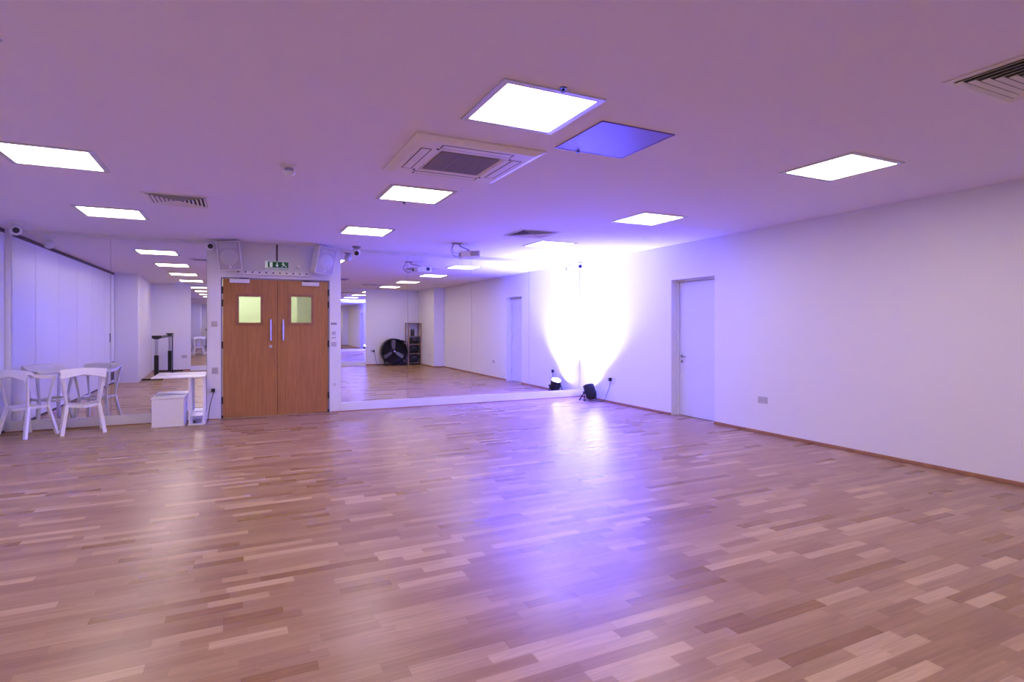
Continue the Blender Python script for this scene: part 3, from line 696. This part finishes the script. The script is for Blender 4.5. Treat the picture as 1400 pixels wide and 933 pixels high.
# ================================================================ DRUM FAN (seen in the right mirror)
fan = thing('drum_fan', 'large black drum fan on the floor against the back wall', 'fan', (4.93, -0.62, 0))
RF = 0.46; cz = 0.51
RX = Matrix.Translation((0, 0, cz)) @ Matrix.Rotation(-math.pi/2, 4, 'X')     # local z -> +Y (faces into the room)
m = MB(); m.lathe([(RF, -0.20), (RF, 0.20), (RF-0.012, 0.20), (RF-0.012, -0.20)], 48, RX)
m.bm.faces.ensure_lookup_table()
for f in [f for f in m.bm.faces if len(f.verts) > 4]: m.bm.faces.remove(f)
dm = m.build('drum', 'blackmetal', parent=fan, smooth=True)
md = dm.modifiers.new('so', 'SOLIDIFY'); md.thickness = 0.004
m = MB(); m.lathe([(0.0, -0.17), (RF-0.014, -0.17), (RF-0.014, -0.165), (0.0, -0.165)], 40, RX); m.build('rear_screen', 'dark', parent=fan)
m = MB(); m.lathe([(0.0, -0.16), (0.085, -0.16), (0.085, 0.03), (0.05, 0.05), (0, 0.05)], 24, RX); m.build('motor', 'blackmetal', parent=fan, smooth=True)
m = MB(); m.lathe([(0.030, 0.152), (0.030, 0.172), (0.0, 0.176)], 20, RX); m.build('hub_badge', 'chrome', parent=fan, smooth=True)
for k, a in enumerate((90, 212, 328)):
    m = MB(); A = math.radians(a)
    RR = RX @ Matrix.Rotation(-A, 4, 'Z') @ Matrix.Rotation(math.radians(24), 4, 'X')
    pts = [(0.07, -0.045), (0.20, -0.075), (0.40, -0.085), (0.42, 0.0), (0.40, 0.075), (0.20, 0.06), (0.07, 0.045)]
    m.prism(pts, 0.0, 0.006, mtx=RR); m.build('blade', 'blade', parent=fan, bevel=0.002)
m = MB()
for r_ in [0.06+0.034*k for k in range(12)]:
    n = 40; P_ = [RX @ Vector((r_*math.cos(2*math.pi*i/n), r_*math.sin(2*math.pi*i/n), 0.19-0.03*(r_/RF)**0 * 1)) for i in range(n)]
    for i in range(n): m.frus(P_[i], P_[(i+1) % n], (0.003, 0.003), (0.003, 0.003), up=(0, 1, 0))
for k in range(8):
    a = math.pi*2*k/8+0.2; m.frus(RX @ Vector((0.0, 0.0, 0.16)), RX @ Vector((0.448*math.cos(a), 0.448*math.sin(a), 0.16)), (0.005, 0.005), (0.005, 0.005), up=(0, 1, 0))
m.build('front_guard', 'blackmetal', parent=fan)
m = MB()
for sx in (-1, 1):
    m.frus((sx*0.30, -0.2, 0.02), (sx*0.30, 0.22, 0.02), (0.04, 0.04), (0.04, 0.04)); m.frus((sx*0.30, 0, 0.04), (sx*0.36, 0, 0.24), (0.04, 0.05), (0.04, 0.05), up=(0, 1, 0))
m.build('stand', 'blackmetal', parent=fan)
for sx in (-1, 1):
    m = MB(); m.cyl((sx*0.33-0.02, 0.22, 0.065), (sx*0.33+0.02, 0.22, 0.065), 0.065, seg=24); m.build('wheel', 'black', parent=fan, smooth=True)
m = MB(); m.tube([(0.33, 0.10, 0.83), (0.38, 0.10, 0.89), (0.41, 0.10, 0.86)], 0.014); m.frus((0.28, 0.05, 0.90), (0.43, 0.05, 0.82), (0.05, 0.05), (0.07, 0.04)); m.build('handle', 'blackmetal', parent=fan)

# ================================================================ RACK WITH EQUIPMENT
rk = thing('storage_rack', 'tall wooden storage rack in the back corner next to the drum fan', 'rack', (5.69, -0.74, 0))
RW, RD_, RHh = 0.235, 0.215, 1.52
for sx in (-1, 1):
    for sy in (-1, 1): box('post', 'rackwood', sx*RW-0.018, sx*RW+0.018, sy*RD_-0.018, sy*RD_+0.018, 0, RHh, parent=rk)
SH = (0.08, 0.42, 0.76, 1.06)
for z in SH: box('shelf', 'rackwood', -RW+0.019, RW-0.019, -RD_, RD_, z-0.018, z, parent=rk)
m = MB(); m.box(-RW-0.018, RW+0.018, -RD_-0.018, RD_+0.018, RHh, RHh+0.022); m.build('top', 'rackwood', parent=rk)
box('back_panel', 'white', -RW+0.019, RW-0.019, -RD_-0.014, -RD_-0.006, 0.10, RHh-0.01, parent=rk)
random.seed(4)
def dumbbell(x, z, r, ln, label):
    t = thing('dumbbell', label, 'dumbbell', (5.69+x, -0.74, z+r), 0, 'dark hand weights on the wooden rack')
    m = MB(); m.cyl((0, -ln/2, 0), (0, ln/2, 0), 0.014, seg=12); m.build('grip', 'chrome', parent=t, smooth=True)
    for s_ in (-1, 1):
        m = MB(); m.lathe([(r*0.75, 0), (r, 0.012), (r, 0.048), (r*0.75, 0.06)], 8, Matrix.Translation((0, s_*(ln/2-0.01)+(0.0 if s_ > 0 else 0), 0)) @ Matrix.Rotation(-s_*math.pi/2, 4, 'X') @ Matrix.Rotation(math.pi/8, 4, 'Z')); m.build('weight', 'black', parent=t)
    return t
rowname = {0: 'bottom', 1: 'second-lowest', 2: 'middle'}
posn = ['left post side', 'left of middle', 'right of middle', 'right post side']
for s_ in (0, 1, 2):
    for k in range(4):
        dumbbell(-0.162+0.108*k, SH[s_], 0.048, 0.17, 'dark dumbbell on the %s shelf of the wooden rack, %s' % (rowname[s_], posn[k]))
for s_ in (0, 1, 2):
    cr = thing('equipment_crate', 'dark crate above the dumbbells on the %s shelf of the rack' % rowname[s_], 'crate', (5.69, -0.74, SH[s_]+0.097), 0, 'dark crates on the wooden rack')
    h_ = 0.16 if s_ < 2 else 0.13
    m = MB(); m.box(-0.18, 0.18, -0.13, 0.14, 0, 0.012)
    for q in ((-0.18, 0.18, -0.13, -0.12), (-0.18, 0.18, 0.13, 0.14), (-0.18, -0.17, -0.12, 0.13), (0.17, 0.18, -0.12, 0.13)): m.box(*q, 0.012, h_)
    m.build('tub', 'black', parent=cr)
    m = MB(); m.box(-0.05, 0.05, 0.1402, 0.142, h_-0.055, h_-0.03); m.build('label_slot', 'plate', parent=cr)
for k, (x, lb) in enumerate(((-0.11, 'closer to the drum fan'), (-0.03, 'closer to the rack centre'))):
    b = thing('bottle', 'dark upright bottle on the top shelf of the rack, ' + lb, 'bottle', (5.69+x, -0.60, SH[3]), 0, 'dark bottles on the wooden rack')
    m = MB(); m.lathe([(0.033, 0), (0.036, 0.01), (0.036, 0.19), (0.018, 0.24), (0.018, 0.255)], 18); m.build('body', 'black', parent=b, smooth=True)
    m = MB(); m.lathe([(0.021, 0.255), (0.021, 0.285)], 14); m.build('cap', 'plate', parent=b)
